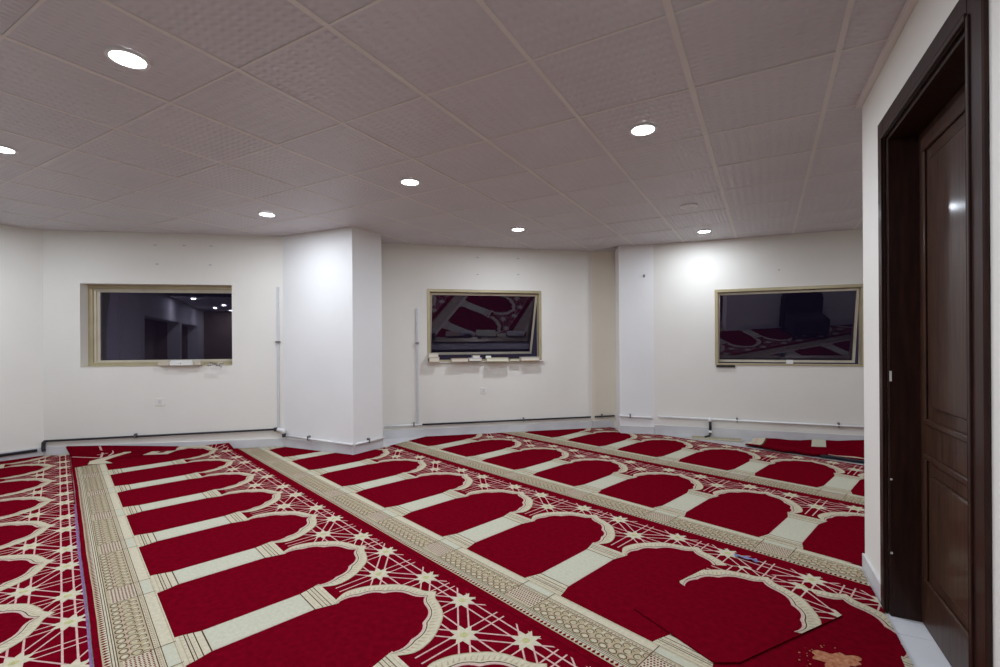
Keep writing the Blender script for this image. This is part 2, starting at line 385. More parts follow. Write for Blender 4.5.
# ------------------------------------------------------------------ carpets
CY = 0.7755; dS = (-math.sin(CY), math.cos(CY)); nS = (math.cos(CY), math.sin(CY))
WD, PER, YS = 1.3624, 0.7105, 0.3348
def hp(w, gap): q = w.p(0, -gap, 0); return ((q.x, q.y), (-w.n.x, -w.n.y))
kD = nS[0] * D0[0] + nS[1] * D0[1]; pk = (nS[0] * kD, nS[1] * kD)
far = [[((-1.73, 0), (-1, 0)), hp(wL, .03), hp(wA, .03), hp(wPL, .03)],
       [((-1.73, 0), (1, 0)), ((1.42, 0), (-1, 0)), hp(wPR, .03), hp(wB, .05)],
       [((1.42, 0), (1, 0)), hp(wN, .05), hp(wC, .06), hp(wF, .05)]]
CELLS = []
for fcell in far:
    CELLS.append(fcell + [(pk, (-nS[0], -nS[1])), hp(wD, .02), ((0, -1.6), (0, 1)), ((-6.6, 0), (1, 0))])
    CELLS.append(fcell + [(pk, nS), hp(wE, .03)])
class Frame:
    def __init__(s, base, s0, rot=0.0, dv=0.0, du=0.0):
        c, q = math.cos(rot), math.sin(rot)
        s.ev = (nS[0] * c - nS[1] * q, nS[0] * q + nS[1] * c); e = (-dS[0], -dS[1]); s.eu = (e[0] * c - e[1] * q, e[0] * q + e[1] * c)
        s.o = (nS[0] * (base + dv) + dS[0] * (s0 - du), nS[1] * (base + dv) + dS[1] * (s0 - du))
    def w(s, u, v): return (s.o[0] + s.ev[0] * v + s.eu[0] * u, s.o[1] + s.ev[1] * v + s.eu[1] * u)
def lerp(a, b, t): return a + (b - a) * t
# --- niche pattern in (u, v): u along the strip from column to column, v from the base line to the arch
def arc(p, q, bulge, side, n=6):
    """points from p to q on a parabola-like bulge"""
    dx, dy = q[0] - p[0], q[1] - p[1]; L = math.hypot(dx, dy); nx, ny = -dy / L * side, dx / L * side
    return [(p[0] + dx * t + nx * bulge * L * 4 * t * (1 - t), p[1] + dy * t + ny * bulge * L * 4 * t * (1 - t)) for t in [k / n for k in range(n)]]
def catmull(P, n=4):
    out = []
    for i in range(len(P) - 1):
        a = P[max(i - 1, 0)]; b = P[i]; c = P[i + 1]; d = P[min(i + 2, len(P) - 1)]
        for k in range(n):
            t = k / n
            out.append(tuple(0.5 * (2 * b[q] + (c[q] - a[q]) * t + (2 * a[q] - 5 * b[q] + 4 * c[q] - d[q]) * t * t + (3 * b[q] - a[q] - 3 * c[q] + d[q]) * t ** 3) for q in (0, 1)))
    out.append(P[-1]); return out
cu = [(.165 * PER, .575), (.180 * PER, .684), (.268 * PER, .779), (.5 * PER, .902)]
inner = arc(cu[0], cu[1], .16, 1) + arc(cu[1], cu[2], .17, 1) + arc(cu[2], (.41 * PER, .862), .15, 1) + arc((.41 * PER, .862), cu[3], .10, -1, 4) + [cu[3]]
ou = [(.118 * PER, .588), (.066 * PER, .655), (.088 * PER, .735), (.150 * PER, .806), (.245 * PER, .878), (.37 * PER, .918), (.44 * PER, .932), (.5 * PER, .968)]
oc = catmull(ou, 4)
def resample(P, n):
    L = [0]
    for a, b in zip(P, P[1:]): L.append(L[-1] + math.hypot(b[0] - a[0], b[1] - a[1]))
    out = []; k = 0
    for i in range(n + 1):
        t = L[-1] * i / n
        while k < len(P) - 2 and L[k + 1] < t: k += 1
        f = (t - L[k]) / max(1e-9, L[k + 1] - L[k]); out.append((lerp(P[k][0], P[k + 1][0], f), lerp(P[k][1], P[k + 1][1], f)))
    return out
NB = 44
inn = resample(inner, NB)
# outer partners: same arc fraction
outr = resample(oc, NB)
def mirror(P): return [(PER - p[0], p[1]) for p in P]
def band(a0, a1, b0, b1, ma):  # ribbon between fractions of inner->outer
    r = []
    def mix(k, f): return (lerp(inn[k][0], outr[k][0], f), lerp(inn[k][1], outr[k][1], f))
    for k in range(NB):
        q = [mix(k, a0), mix(k + 1, a0), mix(k + 1, b0), mix(k, b0)]
        r.append((ma, q)); r.append((ma, mirror(q)))
    return r
def arch_polys():
    r = [(z, p) for z, p in [('cream', q[1]) for q in band(0, 0, 1, 1, 'cream')]]
    r = [('cream', 0.0016, p) for _, p in r]
    r += [('pink', 0.0020, p) for _, p in band(0, 0, .13, .13, 'pink')]
    r += [('dark', 0.0020, p) for _, p in band(.20, .20, .27, .27, 'dark')]
    r += [('gold', 0.0020, p) for _, p in band(.93, .93, 1.0, 1.0, 'gold')]
    # little pale triangles along the band
    for k in range(1, NB - 1, 2):
        def mix(kk, f): return (lerp(inn[kk][0], outr[kk][0], f), lerp(inn[kk][1], outr[kk][1], f))
        t = [mix(k, .38), mix(k + 1, .38), mix(min(NB, k + 1), .8)]
        r.append(('gold', 0.0019, t)); r.append(('gold', 0.0019, mirror(t)))
    return r
def field_polys():
    pts = [(.165 * PER, 0.0)] + [(.150 * PER, .035), (.128 * PER, .085), (.126 * PER, .30), (.128 * PER, .49), (.15 * PER, .55)] + inn
    pts = pts + mirror(pts)[::-1]; c = (PER / 2, .45)
    return [('red', 0.0010, [c, pts[i], pts[i + 1]]) for i in range(len(pts) - 1)] + [('red', 0.0010, [c, pts[-1], pts[0]])]
def column_polys():
    pr = [(0, .165), (.03, .155), (.05, .146), (.088, .128), (.49, .126), (.525, .140), (.555, .153), (.592, .166)]
    r = []
    for (v0, w0), (v1, w1) in zip(pr, pr[1:]):
        m = 'shaft' if v0 > .08 and v1 < .5 else 'cream'
        r.append((m, 0.0018, [(-w0 * PER, v0), (w0 * PER, v0), (w1 * PER, v1), (-w1 * PER, v1)]))
    def wd(v):
        for (v0, w0), (v1, w1) in zip(pr, pr[1:]):
            if v0 <= v <= v1: return lerp(w0, w1, (v - v0) / (v1 - v0))
    for v, t, m in [(.012, .004, 'gold'), (.028, .004, 'dark'), (.040, .003, 'dark'), (.060, .004, 'dark'), (.088, .005, 'dark'), (.488, .005, 'dark'), (.522, .004, 'dark'), (.540, .003, 'dark'), (.556, .004, 'dark'), (.574, .003, 'gold')]:
        a = wd(v) * PER; r.append((m, 0.0023, [(-a, v), (a, v), (a, v + t), (-a, v + t)]))
    # light ribbing and pink outlines of the shaft
    for sx in (-1, 1):
        a = .126 * PER; r.append(('pink', 0.0022, [(sx * a, .09), (sx * (a - .004), .09), (sx * (a - .004), .488), (sx * a, .488)]))
    for v in (.018, .034, .050, .505, .530, .548):
        a = wd(v) * PER - .004
        for k in range(9):
            x = lerp(-a, a, (k + .5) / 9); r.append(('gold', 0.0022, [(x - .004, v), (x + .004, v), (x + .004, v + .004), (x - .004, v + .004)]))
    return r
def seg(p, q, wdt): 
    L = math.hypot(q[0] - p[0], q[1] - p[1]); nx, ny = -(q[1] - p[1]) / L * wdt / 2, (q[0] - p[0]) / L * wdt / 2
    return [(p[0] + nx, p[1] + ny), (q[0] + nx, q[1] + ny), (q[0] - nx, q[1] - ny), (p[0] - nx, p[1] - ny)]
def clipv(p, q, v0=.60, v1=1.072):
    (a, b), (c, d) = p, q
    if abs(d - b) < 1e-9: return (p, q)
    t0, t1 = (v0 - b) / (d - b), (v1 - b) / (d - b)
    if t0 > t1: t0, t1 = t1, t0
    t0, t1 = max(0, t0), min(1, t1)
    if t1 - t0 < .02: return None
    return ((lerp(a, c, t0), lerp(b, d, t0)), (lerp(a, c, t1), lerp(b, d, t1)))
def lattice_polys():
    r = []; SR = .068; off = SR * math.cos(3 * math.pi / 8)
    stars = [(0, .855), (.29 * PER, 1.010), (.71 * PER, 1.010)]
    VLO, VHI = .61, 1.062
    th = (.155, .29 * PER); runs = [((-.5 * PER, .855), (.5 * PER, .855)), ((-.5 * PER, 1.010), (.5 * PER, 1.010))]
    for (u, v) in stars:
        for m_ in (th[1] / th[0], -th[1] / th[0], 0.0):
            lo = max(VLO, v - (.25 if m_ else .22)); runs.append(((u + m_ * (lo - v), lo), (u + m_ * (VHI - v), VHI)))
    runs += [((.5 * PER, .90), (.5 * PER, VHI))]
    for k, (p, q) in enumerate(runs):
        dx, dy = q[0] - p[0], q[1] - p[1]; L = math.hypot(dx, dy); ox = (0, 1) if abs(dy) < 1e-6 else (1, 0)
        for sgn in (-1, 1):
            o_ = sgn * (.022 if abs(dy) < 1e-6 else .022 * L / dy); w_ = .0036 if abs(dy) < 1e-6 else .0036 * L / dy
            r.append(('pink', 0.00010 + .00004 * k, [(p[0] + ox[0] * (o_ - w_), p[1] + ox[1] * (o_ - w_)), (p[0] + ox[0] * (o_ + w_), p[1] + ox[1] * (o_ + w_)), (q[0] + ox[0] * (o_ + w_), q[1] + ox[1] * (o_ + w_)), (q[0] + ox[0] * (o_ - w_), q[1] + ox[1] * (o_ - w_))]))
    for (u, v) in stars:
        tips = [(u + SR * math.cos(math.pi / 8 + k * math.pi / 4), v + SR * math.sin(math.pi / 8 + k * math.pi / 4)) for k in range(8)]
        ri = SR * math.cos(3 * math.pi / 8) / math.cos(math.pi / 8) * 1.38
        vals = [(u + ri * math.cos(math.pi / 4 + k * math.pi / 4), v + ri * math.sin(math.pi / 4 + k * math.pi / 4)) for k in range(8)]
        for k in range(8): r.append(('cream', 0.00074, [(u, v), vals[k - 1], tips[k], vals[k]]))
        cg = [(u + .017 * math.cos(k * math.pi / 4), v + .017 * math.sin(k * math.pi / 4)) for k in range(8)]
        r.append(('green', 0.00086, cg))
    return r
def ring(u, v, a, b, wdt, m, z, n=8, a0=0, a1=2 * math.pi):
    r = []
    for k in range(n):
        t0, t1 = lerp(a0, a1, k / n), lerp(a0, a1, (k + 1) / n)
        r.append((m, z, [(u + a * math.cos(t0), v + b * math.sin(t0)), (u + a * math.cos(t1), v + b * math.sin(t1)), (u + (a - wdt) * math.cos(t1), v + (b - wdt) * math.sin(t1)), (u + (a - wdt) * math.cos(t0), v + (b - wdt) * math.sin(t0))]))
    return r
def border_polys():
    r = []; H = PER / 2
    def st(v0, v1, m, z): r.append((m, z, [(-H, v0), (H, v0), (H, v1), (-H, v1)]))
    st(-.199, 0, 'cream', 0.0008)
    st(-.178, -.070, 'gold', 0.0011)
    for v, m, t in [(-.006, 'gold', .004), (-.050, 'dark', .003), (-.057, 'gold', .005), (-.071, 'dark', .0035), (-.181, 'dark', .0035), (-.189, 'dark', .003), (-.1985, 'dark', .003)]: st(v - t / 2, v + t / 2, m, 0.0014)
    # dotted pink edge
    n = 44
    for k in range(n):
        u = -H + (k + .5) * PER / n
        r.append(('red', 0.0015, [(u - .004, -.068), (u + .004, -.064), (u, -.0595)]))
    # chequered block at the column
    c0 = .118 * PER
    r.append(('cream', 0.0016, [(-c0, -.168), (c0, -.168), (c0, -.074), (-c0, -.074)]))
    for a in range(12):
        for b in range(7):
            u = lerp(-c0, c0, (a + .5 + .5 * (b % 2)) / 12.5); v = lerp(-.166, -.076, (b + .5) / 7)
            r.append(('red', 0.0020, [(u - .0052, v), (u, v - .0052), (u + .0052, v), (u, v + .0052)]))
    for sx in (-1, 1): r.append(('dark', 0.0021, [(sx * c0, -.178), (sx * (c0 + .004), -.178), (sx * (c0 + .004), 0), (sx * c0, 0)]))
    r.append(('shaft', 0.0012, [(-c0, -.048), (c0, -.048), (c0, -.008), (-c0, -.008)]))
    # scrollwork between the blocks
    L0, L1 = c0 + .006, PER - c0 - .006; nn = 12; stp = (L1 - L0) / nn
    for k in range(nn):
        u = L0 + (k + .5) * stp
        if u > H: u -= PER
        r += ring(u, -.160, stp * .46, .017, .0042, 'dark', 0.0019, 8, 0, math.pi * 2)
        r.append(('cream', 0.0017, [(u - stp * .3, -.160), (u, -.171), (u + stp * .3, -.160), (u, -.149)]))
        r += ring(u, -.122, stp * .40, .019, .0036, 'dark', 0.0019, 8, .5 * (k % 2), 5.2 + .5 * (k % 2))
        r += ring(u, -.122, stp * .22, .010, .004, 'cream', 0.0018, 6)
        r += ring(u + stp * .5, -.093, stp * .38, .015, .0034, 'dark', 0.0019, 6, math.pi * .1, math.pi * 1.5)
        r.append(('cream', 0.0017, [(u - .011, -.091), (u, -.101), (u + .011, -.091), (u, -.079)]))
        r.append(('pink', 0.0020, [(u + stp * .5 - .007, -.140), (u + stp * .5, -.147), (u + stp * .5 + .007, -.140), (u + stp * .5, -.133)]))
    # saw teeth
    n = 34
    for k in range(n):
        u = -H + (k + .5) * PER / n; q = PER / n / 2
        r.append(('cream', 0.0009, [(u - q, -.199), (u + q, -.199), (u, -.220)]))
        r.append(('gold', 0.0007, [(u - q, -.2225), (u, -.212), (u + q, -.2225), (u + q, -.2255), (u - q, -.2255)]))
    return r
A_P, F_P, C_P, L_P, B_P = arch_polys(), field_polys(), column_polys(), lattice_polys(), border_polys()
def clip_cells(poly, cells):
    out = []
    for cons in cells:
        q = poly
        for p, n in cons:
            q = clip_hp(q, p, n)
            if len(q) < 3: break
        if len(q) >= 3:
            q = dedupe(q)
            if len(q) >= 3 and abs(area(q)) > 1e-8: out.append(q)
    return out
class Piece:
    def __init__(s): s.v = []; s.f = []; s.m = []; s.mats = []
    def add(s, poly, z, m):
        if area(poly) < 0: poly = poly[::-1]
        if m not in s.mats: s.mats.append(m)
        k = len(s.v); s.v += [(p[0], p[1], z) for p in poly]; s.f.append(list(range(k, k + len(poly)))); s.m.append(s.mats.index(m))
def carpet(label, frame, k0, k1, z0=0.010, cells=None, warp=None, zb=0.0, VE0=-.262, VE1=1.098, skip=()):
    cells = cells or CELLS
    # pile slab
    vs = {}; V = []; Fc = []
    def vid(p):
        key = (round(p[0], 4), round(p[1], 4))
        if key not in vs: vs[key] = len(V); V.append((p[0], p[1], z0))
        return vs[key]
    for k in range(k0 * 7, k1 * 7):
        vv = [VE0, -.236, -.12, 0, .2, .4, .6, .8, .95, 1.05, VE1]
        for a, b in zip(vv, vv[1:]):
            u0, u1 = k * PER / 7, (k + 1) * PER / 7
            for q in clip_cells([frame.w(u0, a), frame.w(u1, a), frame.w(u1, b), frame.w(u0, b)], cells):
                if area(q) < 0: q = q[::-1]
                ids = []
                for p in q:
                    i_ = vid(p)
                    if not ids or ids[-1] != i_: ids.append(i_)
                if len(set(ids)) >= 3 and ids[0] != ids[-1]: Fc.append(ids)
    W = warp or (lambda p: p)
    cnt = {}
    for f in Fc:
        for a, b in zip(f, f[1:] + f[:1]): cnt[(a, b)] = cnt.get((a, b), 0) + 1
    nv = len(V); V2 = [W(p) for p in V]
    V2 += [(p[0], p[1], p[2] - (z0 - zb)) for p in V2]
    F2 = list(Fc)
    for (a, b) in cnt:
        if (b, a) not in cnt: F2.append([b, a, nv + a, nv + b])
    F2 += [[i + nv for i in f[::-1]] for f in Fc]
    root = mesh_obj('prayer_carpet', V2, F2, 'red', fm=[0] * len(F2))
    tag(root, label, 'carpet', 'red prayer carpets on the floor')
    def emit(name, jobs):
        if name in skip: return
        pc = Piece()
        for polys, u0 in jobs:
            for (m, z, p) in polys:
                for q in clip_cells([frame.w(u0 + x[0], x[1]) for x in p], cells): pc.add(q, z0 + z, m)
        if not pc.f: return
        if name in ('star_lattice', 'border_band'): return mesh_obj(name, [W(p) for p in pc.v], pc.f, pc.mats, root, fm=pc.m)
        # one object for each connected piece that the wall line leaves over
        par = list(range(len(pc.f)))
        def find(a):
            while par[a] != a: par[a] = par[par[a]]; a = par[a]
            return a
        seen = {}
        for fi, f in enumerate(pc.f):
            for i_ in f:
                key = (round(pc.v[i_][0], 4), round(pc.v[i_][1], 4))
                if key in seen: par[find(fi)] = find(seen[key])
                else: seen[key] = fi
        big = max(set(find(i) for i in range(len(pc.f))), key=lambda g: sum(find(i) == g for i in range(len(pc.f))))
        groups = {}
        cen = [Vector((sum(pc.v[i][0] for i in f) / len(f), sum(pc.v[i][1] for i in f) / len(f))) for f in pc.f]
        comps = {}
        for fi in range(len(pc.f)): comps.setdefault(find(fi), []).append(fi)
        main = [c for c in comps.values() if any(abs(pc.v[pc.f[i][0]][2] - min(v[2] for v in pc.v)) < 2e-4 for i in c) and sum(abs(area([pc.v[q] for q in pc.f[i]])) for i in c) > .0001] or [max(comps.values(), key=len)]
        out = [list(c) for c in main]; mc = [sum((cen[i] for i in c), Vector((0, 0))) / len(c) for c in main]
        for c in comps.values():
            if any(c is m_ for m_ in main): continue
            g = sum((cen[i] for i in c), Vector((0, 0))) / len(c)
            best = min(range(len(main)), key=lambda k_: min((cen[i] - g).length for i in main[k_])); out[best] += c
        for grp in out:
            vv = []; ff = []; mm = []
            for fi in grp:
                k_ = len(vv); vv += [W(pc.v[i]) for i in pc.f[fi]]; ff.append(list(range(k_, k_ + len(pc.f[fi])))); mm.append(pc.m[fi])
            mesh_obj(name, vv, ff, pc.mats, root, fm=mm)
    lat = []; brd = []
    for k in range(k0, k1 + 1):
        u = k * PER
        if k < k1: emit('niche_field', [(F_P, u)]); emit('niche_arch', [(A_P, u)])
        emit('niche_column', [(C_P, u)]); lat.append((L_P, u)); brd.append((B_P, u))
    emit('star_lattice', lat); emit('border_band', brd)
    return root
def wave(frame, amp, v_hi):
    """hand-laid, slightly wavy outer edge"""
    def W(p):
        dx, dy = p[0] - frame.o[0], p[1] - frame.o[1]; v = dx * frame.ev[0] + dy * frame.ev[1]; u = dx * frame.eu[0] + dy * frame.eu[1]
        f = max(0, min(1, (v_hi - v) / .35)); a = amp * f * (2.0 + math.sin(u * 2.3 + .6) + .6 * math.sin(u * 5.1))
        a2 = .35 * amp * f * math.sin(u * 17)
        return (p[0] + frame.ev[0] * (a + a2), p[1] + frame.ev[1] * (a + a2), p[2])
    return W
BEND = .075
CELLS1 = []
for cc in CELLS:
    if cc[0] == far[0][0]:
        rest = [c for c in cc if c != far[0][2]]; q_, n_ = hp(wA, BEND); q2, n2 = hp(wA, -.03)
        CELLS1.append(rest + [(q_, n_)]); CELLS1.append(rest + [(q_, (-n_[0], -n_[1])), (q2, n2)])
    else: CELLS1.append(cc)
def ride(p):
    """the far end climbs the skirting of the window wall"""
    o = (p[0] - wA.A.x) * wA.n.x + (p[1] - wA.A.y) * wA.n.y; s_ = (p[0] - wA.A.x) * wA.d.x + (p[1] - wA.A.y) * wA.d.y
    if o <= -BEND or s_ > wA.L: return p
    e_ = o + BEND; k = .40 - 1.0
    return (p[0] + wA.n.x * e_ * k, p[1] + wA.n.y * e_ * k, p[2] + e_ * (.62 + .22 * math.sin(s_ * 3.1 + .5)))
S0 = [5.772, 5.083, 4.406, 3.685]
frm = {s: Frame(YS + (s - 1) * WD, S0[s - 1]) for s in (1, 2, 3, 4)}
frm[0] = Frame(YS - WD + .045, 5.431)
c0 = carpet('red and cream prayer carpet strip along the left wall', frm[0], -6, 12, VE1=1.070)
frm[1].o = (frm[1].o[0], frm[1].o[1])
c1 = carpet('long red prayer carpet strip with wavy edge running from under the left window', frm[1], -5, 13, cells=CELLS1, warp=lambda p: ride(wave(frm[1], .0018, .05)(p)), VE0=-.2465)
c2 = carpet('red prayer carpet strip with bleached stain running from the white pillar to the door', frm[2], -4, 11)
c3 = carpet('red prayer carpet strip running from the middle window to the corner of the door wall', frm[3], -5, 9)
c4 = carpet('red prayer carpet strip nearest the right window wall', frm[4], -5, 8)
# ragged far end of strip 1: an offcut with a piece of arch laid over the border
f1 = frm[1]
fe = empty('carpet_offcut', (-4.55, 5.0, .0128)); tag(fe, 'ragged red carpet offcut with cream arch at the far end of the wavy strip', 'carpet')
def flat(name, m, pts, z, zb_):
    o_ = []
    for cc in clip_cells([f1.w(t * PER, v) for v, t in pts], [CELLS1[k] for k in range(len(CELLS1))]):
        if area(cc) < 0: cc = cc[::-1]
        n_ = len(cc); vv = [ride((p[0], p[1], zb_)) for p in cc] + [ride((p[0], p[1], z)) for p in cc]
        mesh_obj(name, vv, [list(range(n_))[::-1], list(range(n_, 2 * n_))] + [[i, (i + 1) % n_, n_ + (i + 1) % n_, n_ + i] for i in range(n_)], m, fe)
flat('pile', 'red', [(-.238, -.66), (-.02, -.72), (.10, -.86), (.10, -2.6), (-.238, -2.6)], .0165, .0132)
flat('pile', 'red', [(.10, -.86), (.60, -.86), (.80, -1.15), (.80, -2.6), (.10, -2.6)], .0165, .0132)
ribs = [((-.245, -.62), (-.14, -.95)), ((-.14, -.95), (-.075, -1.12)), ]
arcp = [(-.010, -.70), (-.035, -.93), (.06, -1.08), (.18, -1.24), (.33, -1.38), (.47, -1.46), (.60, -1.50)]; wid = [.12, .075, .06, .05, .045, .04, .04]
for k in range(len(arcp) - 1):
    (v0, t0), (v1, t1) = arcp[k], arcp[k + 1]
    flat('niche_arch', 'cream', [(v0 - wid[k], t0 - wid[k] * .2), (v0 + wid[k] * .5, t0 + wid[k]), (v1 + wid[k + 1] * .5, t1 + wid[k + 1]), (v1 - wid[k + 1], t1 - wid[k + 1] * .2)], .0172, .0164)
for (a_, b_) in [((-.236, -1.50), (-.02, -1.10)), ((-.02, -1.10), (.02, -1.60)), ((.05, -1.20), (.18, -1.75)), ((-.04, -1.38), (.28, -1.52)), ((.15, -1.35), (.12, -1.8)), ((.26, -1.42), (.34, -1.9)), ((.38, -1.50), (.44, -1.9)), ((.20, -1.62), (.55, -1.62))]:
    dx, dy = b_[0] - a_[0], (b_[1] - a_[1]) * PER; L_ = math.hypot(dx, dy); nx, ny = -dy / L_ * .010, dx / L_ * .010 / PER
    flat('lattice_line', 'pink', [(a_[0] + nx, a_[1] + ny), (b_[0] + nx, b_[1] + ny), (b_[0] - nx, b_[1] - ny), (a_[0] - nx, a_[1] - ny)], .0169, .0164)
cs = empty('carpet_scrap', wA.p(1.23, -.14, .0168)); tag(cs, 'small cream carpet scrap with a dark motif on the red niche below the left window', 'carpet')
wA.part('pile', 'cream', cs, 1.12, 1.36, -.235, -.078, .0168, .0205); wA.part('motif', 'red', cs, 1.215, 1.275, -.165, -.095, .0203, .0211); wA.part('motif', 'dark', cs, 1.16, 1.33, -.095, -.085, .0203, .0211); wA.part('motif', 'pink', cs, 1.12, 1.36, -.235, -.205, .0203, .0209)
# offcut laid over strip 2 by the doorway
f2 = frm[2]
outl = [(.145, 5.594), (.50, 5.645), (.80, 5.715), (.905, 5.90), (.905, 6.28), (.736, 6.535), (.114, 6.248), (.045, 6.153)]
outl = [f2.w(t * PER, v) for v, t in outl]
if area(outl) < 0: outl = outl[::-1]
oc_cells = [[(outl[i], (-(outl[(i + 1) % len(outl)][1] - outl[i][1]), outl[(i + 1) % len(outl)][0] - outl[i][0])) for i in range(len(outl))]]
fa = Frame(YS + WD, S0[1], rot=-0.05, dv=-.085, du=5.50 * PER)
ca = carpet('square red carpet offcut with its own arch laid over the strip by the door', fa, -1, 2, z0=0.0175, cells=oc_cells, zb=0.0132, skip=('niche_column', 'border_band'))
# bleached stain on strip 2
st = Piece(); cx, cy = 1.215, 1.742; rr = []
for k in range(36):
    a = 2 * math.pi * k / 36; e = 1 + .22 * math.sin(3 * a + 1) + .12 * math.sin(7 * a) + random.uniform(-.10, .10)
    rr.append((cx + .082 * e * math.cos(a), cy + .050 * e * math.sin(a)))
for k in range(36): st.add([(cx, cy), rr[k], rr[(k + 1) % 36]], .0125, 'stain')
for k in range(26):
    a = random.uniform(1.2, 4.2); d = random.uniform(1.15, 1.75); q = (cx + .082 * d * math.cos(a), cy + .052 * d * math.sin(a)); r_ = random.uniform(.0015, .0045)
    st.add([(q[0] + r_ * math.cos(t), q[1] + r_ * math.sin(t)) for t in (0, 1.2, 2.5, 3.8, 5)], .0125, 'stain')
so = mesh_obj('bleach_stain', st.v, st.f, st.mats, c2, fm=st.m); so['label'] = 'orange bleached stain'
# lilac selvedge of the left strip
lv = Piece()
for k in range(0, 60):
    u0, u1 = .6 + k * .11, .6 + (k + 1) * .11
    for q in clip_cells([frm[0].w(u0, 1.060 + .003 * math.sin(u0 * 3)), frm[0].w(u1, 1.060 + .003 * math.sin(u1 * 3)), frm[0].w(u1, 1.0695), frm[0].w(u0, 1.0695)], CELLS): lv.add(q, .0108, 'lilac')
lo = mesh_obj('edge_binding', lv.v, lv.f, lv.mats, c0, fm=lv.m); lo['label'] = 'lilac edge binding'

# loose remnants below the right window
def slab(poly, z0, z1): return MB().prism(poly, z0, z1)
rem = empty('carpet_remnant', (3.3, 5.05, 0.0)); tag(rem, 'loose rumpled red carpet remnant heaped against the wall below the right window', 'carpet')
E1v = Vector((nS[0], nS[1])); ew = Vector((wC.d.x, wC.d.y))
def cpt(s, o): q = wC.p(s, -o, 0); return (q.x, q.y)
nseg = 14; V = []; F = []
for i in range(nseg + 1):
    t = i / nseg; s_ = lerp(1.14, 2.9, t); near = Vector((2.66 + 1.325 * t, 5.30 - 1.275 * t)); farp = Vector(cpt(s_, .05))
    for j in range(7):
        f = j / 6; p = near.lerp(farp, f); z = .014 + .010 * math.sin(i * 1.7 + j) * (0 < j < 6) + .012 * math.sin(i * .9) ** 2
        if j == 0: z += .016
        if j == 6: z += .02 + .10 * max(0, t - .25) ; 
        if j == 5: z += .03 * max(0, t - .25)
        V.append((p.x, p.y, z))
n0 = len(V)
for i in range(nseg):
    for j in range(6): F.append([i * 7 + j, (i + 1) * 7 + j, (i + 1) * 7 + j + 1, i * 7 + j + 1])
V += [(x, y, max(0.0, z - .012)) for x, y, z in V]
F += [[q + n0 for q in f[::-1]] for f in F]
bd = [i * 7 for i in range(nseg + 1)] + [nseg * 7 + j for j in range(1, 7)] + [i * 7 + 6 for i in range(nseg - 1, -1, -1)] + [j for j in range(5, 0, -1)]
for a, b in zip(bd, bd[1:] + bd[:1]): F.append([a, b, b + n0, a + n0])
mesh_obj('pile', V, F, 'red', rem)
def quilt(name, m, i0, i1, j0, j1, dz=.0015):
    Vq = []; Fq = []
    N = 6
    def P(a, b):
        i_ = min(int(a), nseg - 1); j_ = min(int(b), 5); fa_, fb_ = a - i_, b - j_
        g = lambda i, j: Vector(V[i * 7 + j])
        return g(i_, j_).lerp(g(i_ + 1, j_), fa_).lerp(g(i_, j_ + 1).lerp(g(i_ + 1, j_ + 1), fa_), fb_) + Vector((0, 0, dz))
    for a in range(N + 1):
        for b in range(N + 1): Vq.append(P(lerp(i0, i1, a / N), lerp(j0, j1, b / N)))
    for a in range(N):
        for b in range(N): Fq.append([a * (N + 1) + b, (a + 1) * (N + 1) + b, (a + 1) * (N + 1) + b + 1, a * (N + 1) + b + 1])
    return mesh_obj(name, Vq, Fq, m, rem, fm=[0] * len(Fq))
quilt('border_band', 'cream', 0, 1.1, 1.0, 6, .003); quilt('border_line', 'dark', 1.15, 1.25, .6, 6, .003); quilt('border_line', 'pink', .35, .5, 1.0, 6, .004)
quilt('niche_column', 'shaft', 4.9, 6.0, 3.6, 6, .004); quilt('niche_edge', 'cream', 2.0, 9, .35, .9, .003); quilt('niche_column', 'cream', 10.5, 11.4, 1, 4, .004)
# rolled-under lip along its near edge
lip = []
for k in range(13):
    t = k / 12; lip.append((2.775 + .46 * t, 5.135 - .385 * t, .036 + .006 * math.sin(k * 1.3)))
o = MB().tube(lip, .024, 10).obj('folded_lip', 'red', rem, smooth=True)
bk = [(3.17 + (.95) * t, 4.765 - .80 * t, .024 + .004 * math.sin(t * 20)) for t in [k / 12 for k in range(13)]]
MB().tube(bk, .012, 8).obj('backing_edge', 'backing', rem, smooth=True)
# border offcut along the wall
bo = empty('carpet_offcut', (2.70, 5.72, 0)); tag(bo, 'narrow beige border offcut lying along the skirting below the right window', 'carpet')
q = [cpt(.44, .04), cpt(1.02, .035), cpt(1.02, .16), cpt(.44, .15)]
slab(q, 0.0, .016).obj('pile', 'cream', bo)
for a, b, m in [(.055, .066, 'dark'), (.10, .108, 'gold'), (.122, .132, 'dark')]: slab([cpt(.45, a), cpt(1.01, a), cpt(1.01, b), cpt(.45, b)], .0155, .0175).obj('border_line', m, bo)
# small scrap of blue plastic on the lattice
sv = []; 
for i in range(7):
    for j in range(3): sv.append((1.235 + .016 * i, 2.575 - .012 * i + .014 * j + .004 * math.sin(i * 2 + j), .014 + .010 * abs(math.sin(i * 1.9 + j * 1.3))))
sf = [[i * 3 + j, (i + 1) * 3 + j, (i + 1) * 3 + j + 1, i * 3 + j + 1] for i in range(6) for j in range(2)]
n0 = len(sv); sv += [(a, b, c - .0015) for a, b, c in sv]; sf += [[q + n0 for q in f[::-1]] for f in sf]
bd = [i * 3 for i in range(7)] + [19, 20] + [i * 3 + 2 for i in range(5, -1, -1)] + [1]
for a, b in zip(bd, bd[1:] + bd[:1]): sf.append([a, b, b + n0, a + n0])
tag(mesh_obj('plastic_scrap', sv, sf, 'scrap'), 'small crumpled blue plastic scrap lying on the star lattice of the carpet', 'scrap')

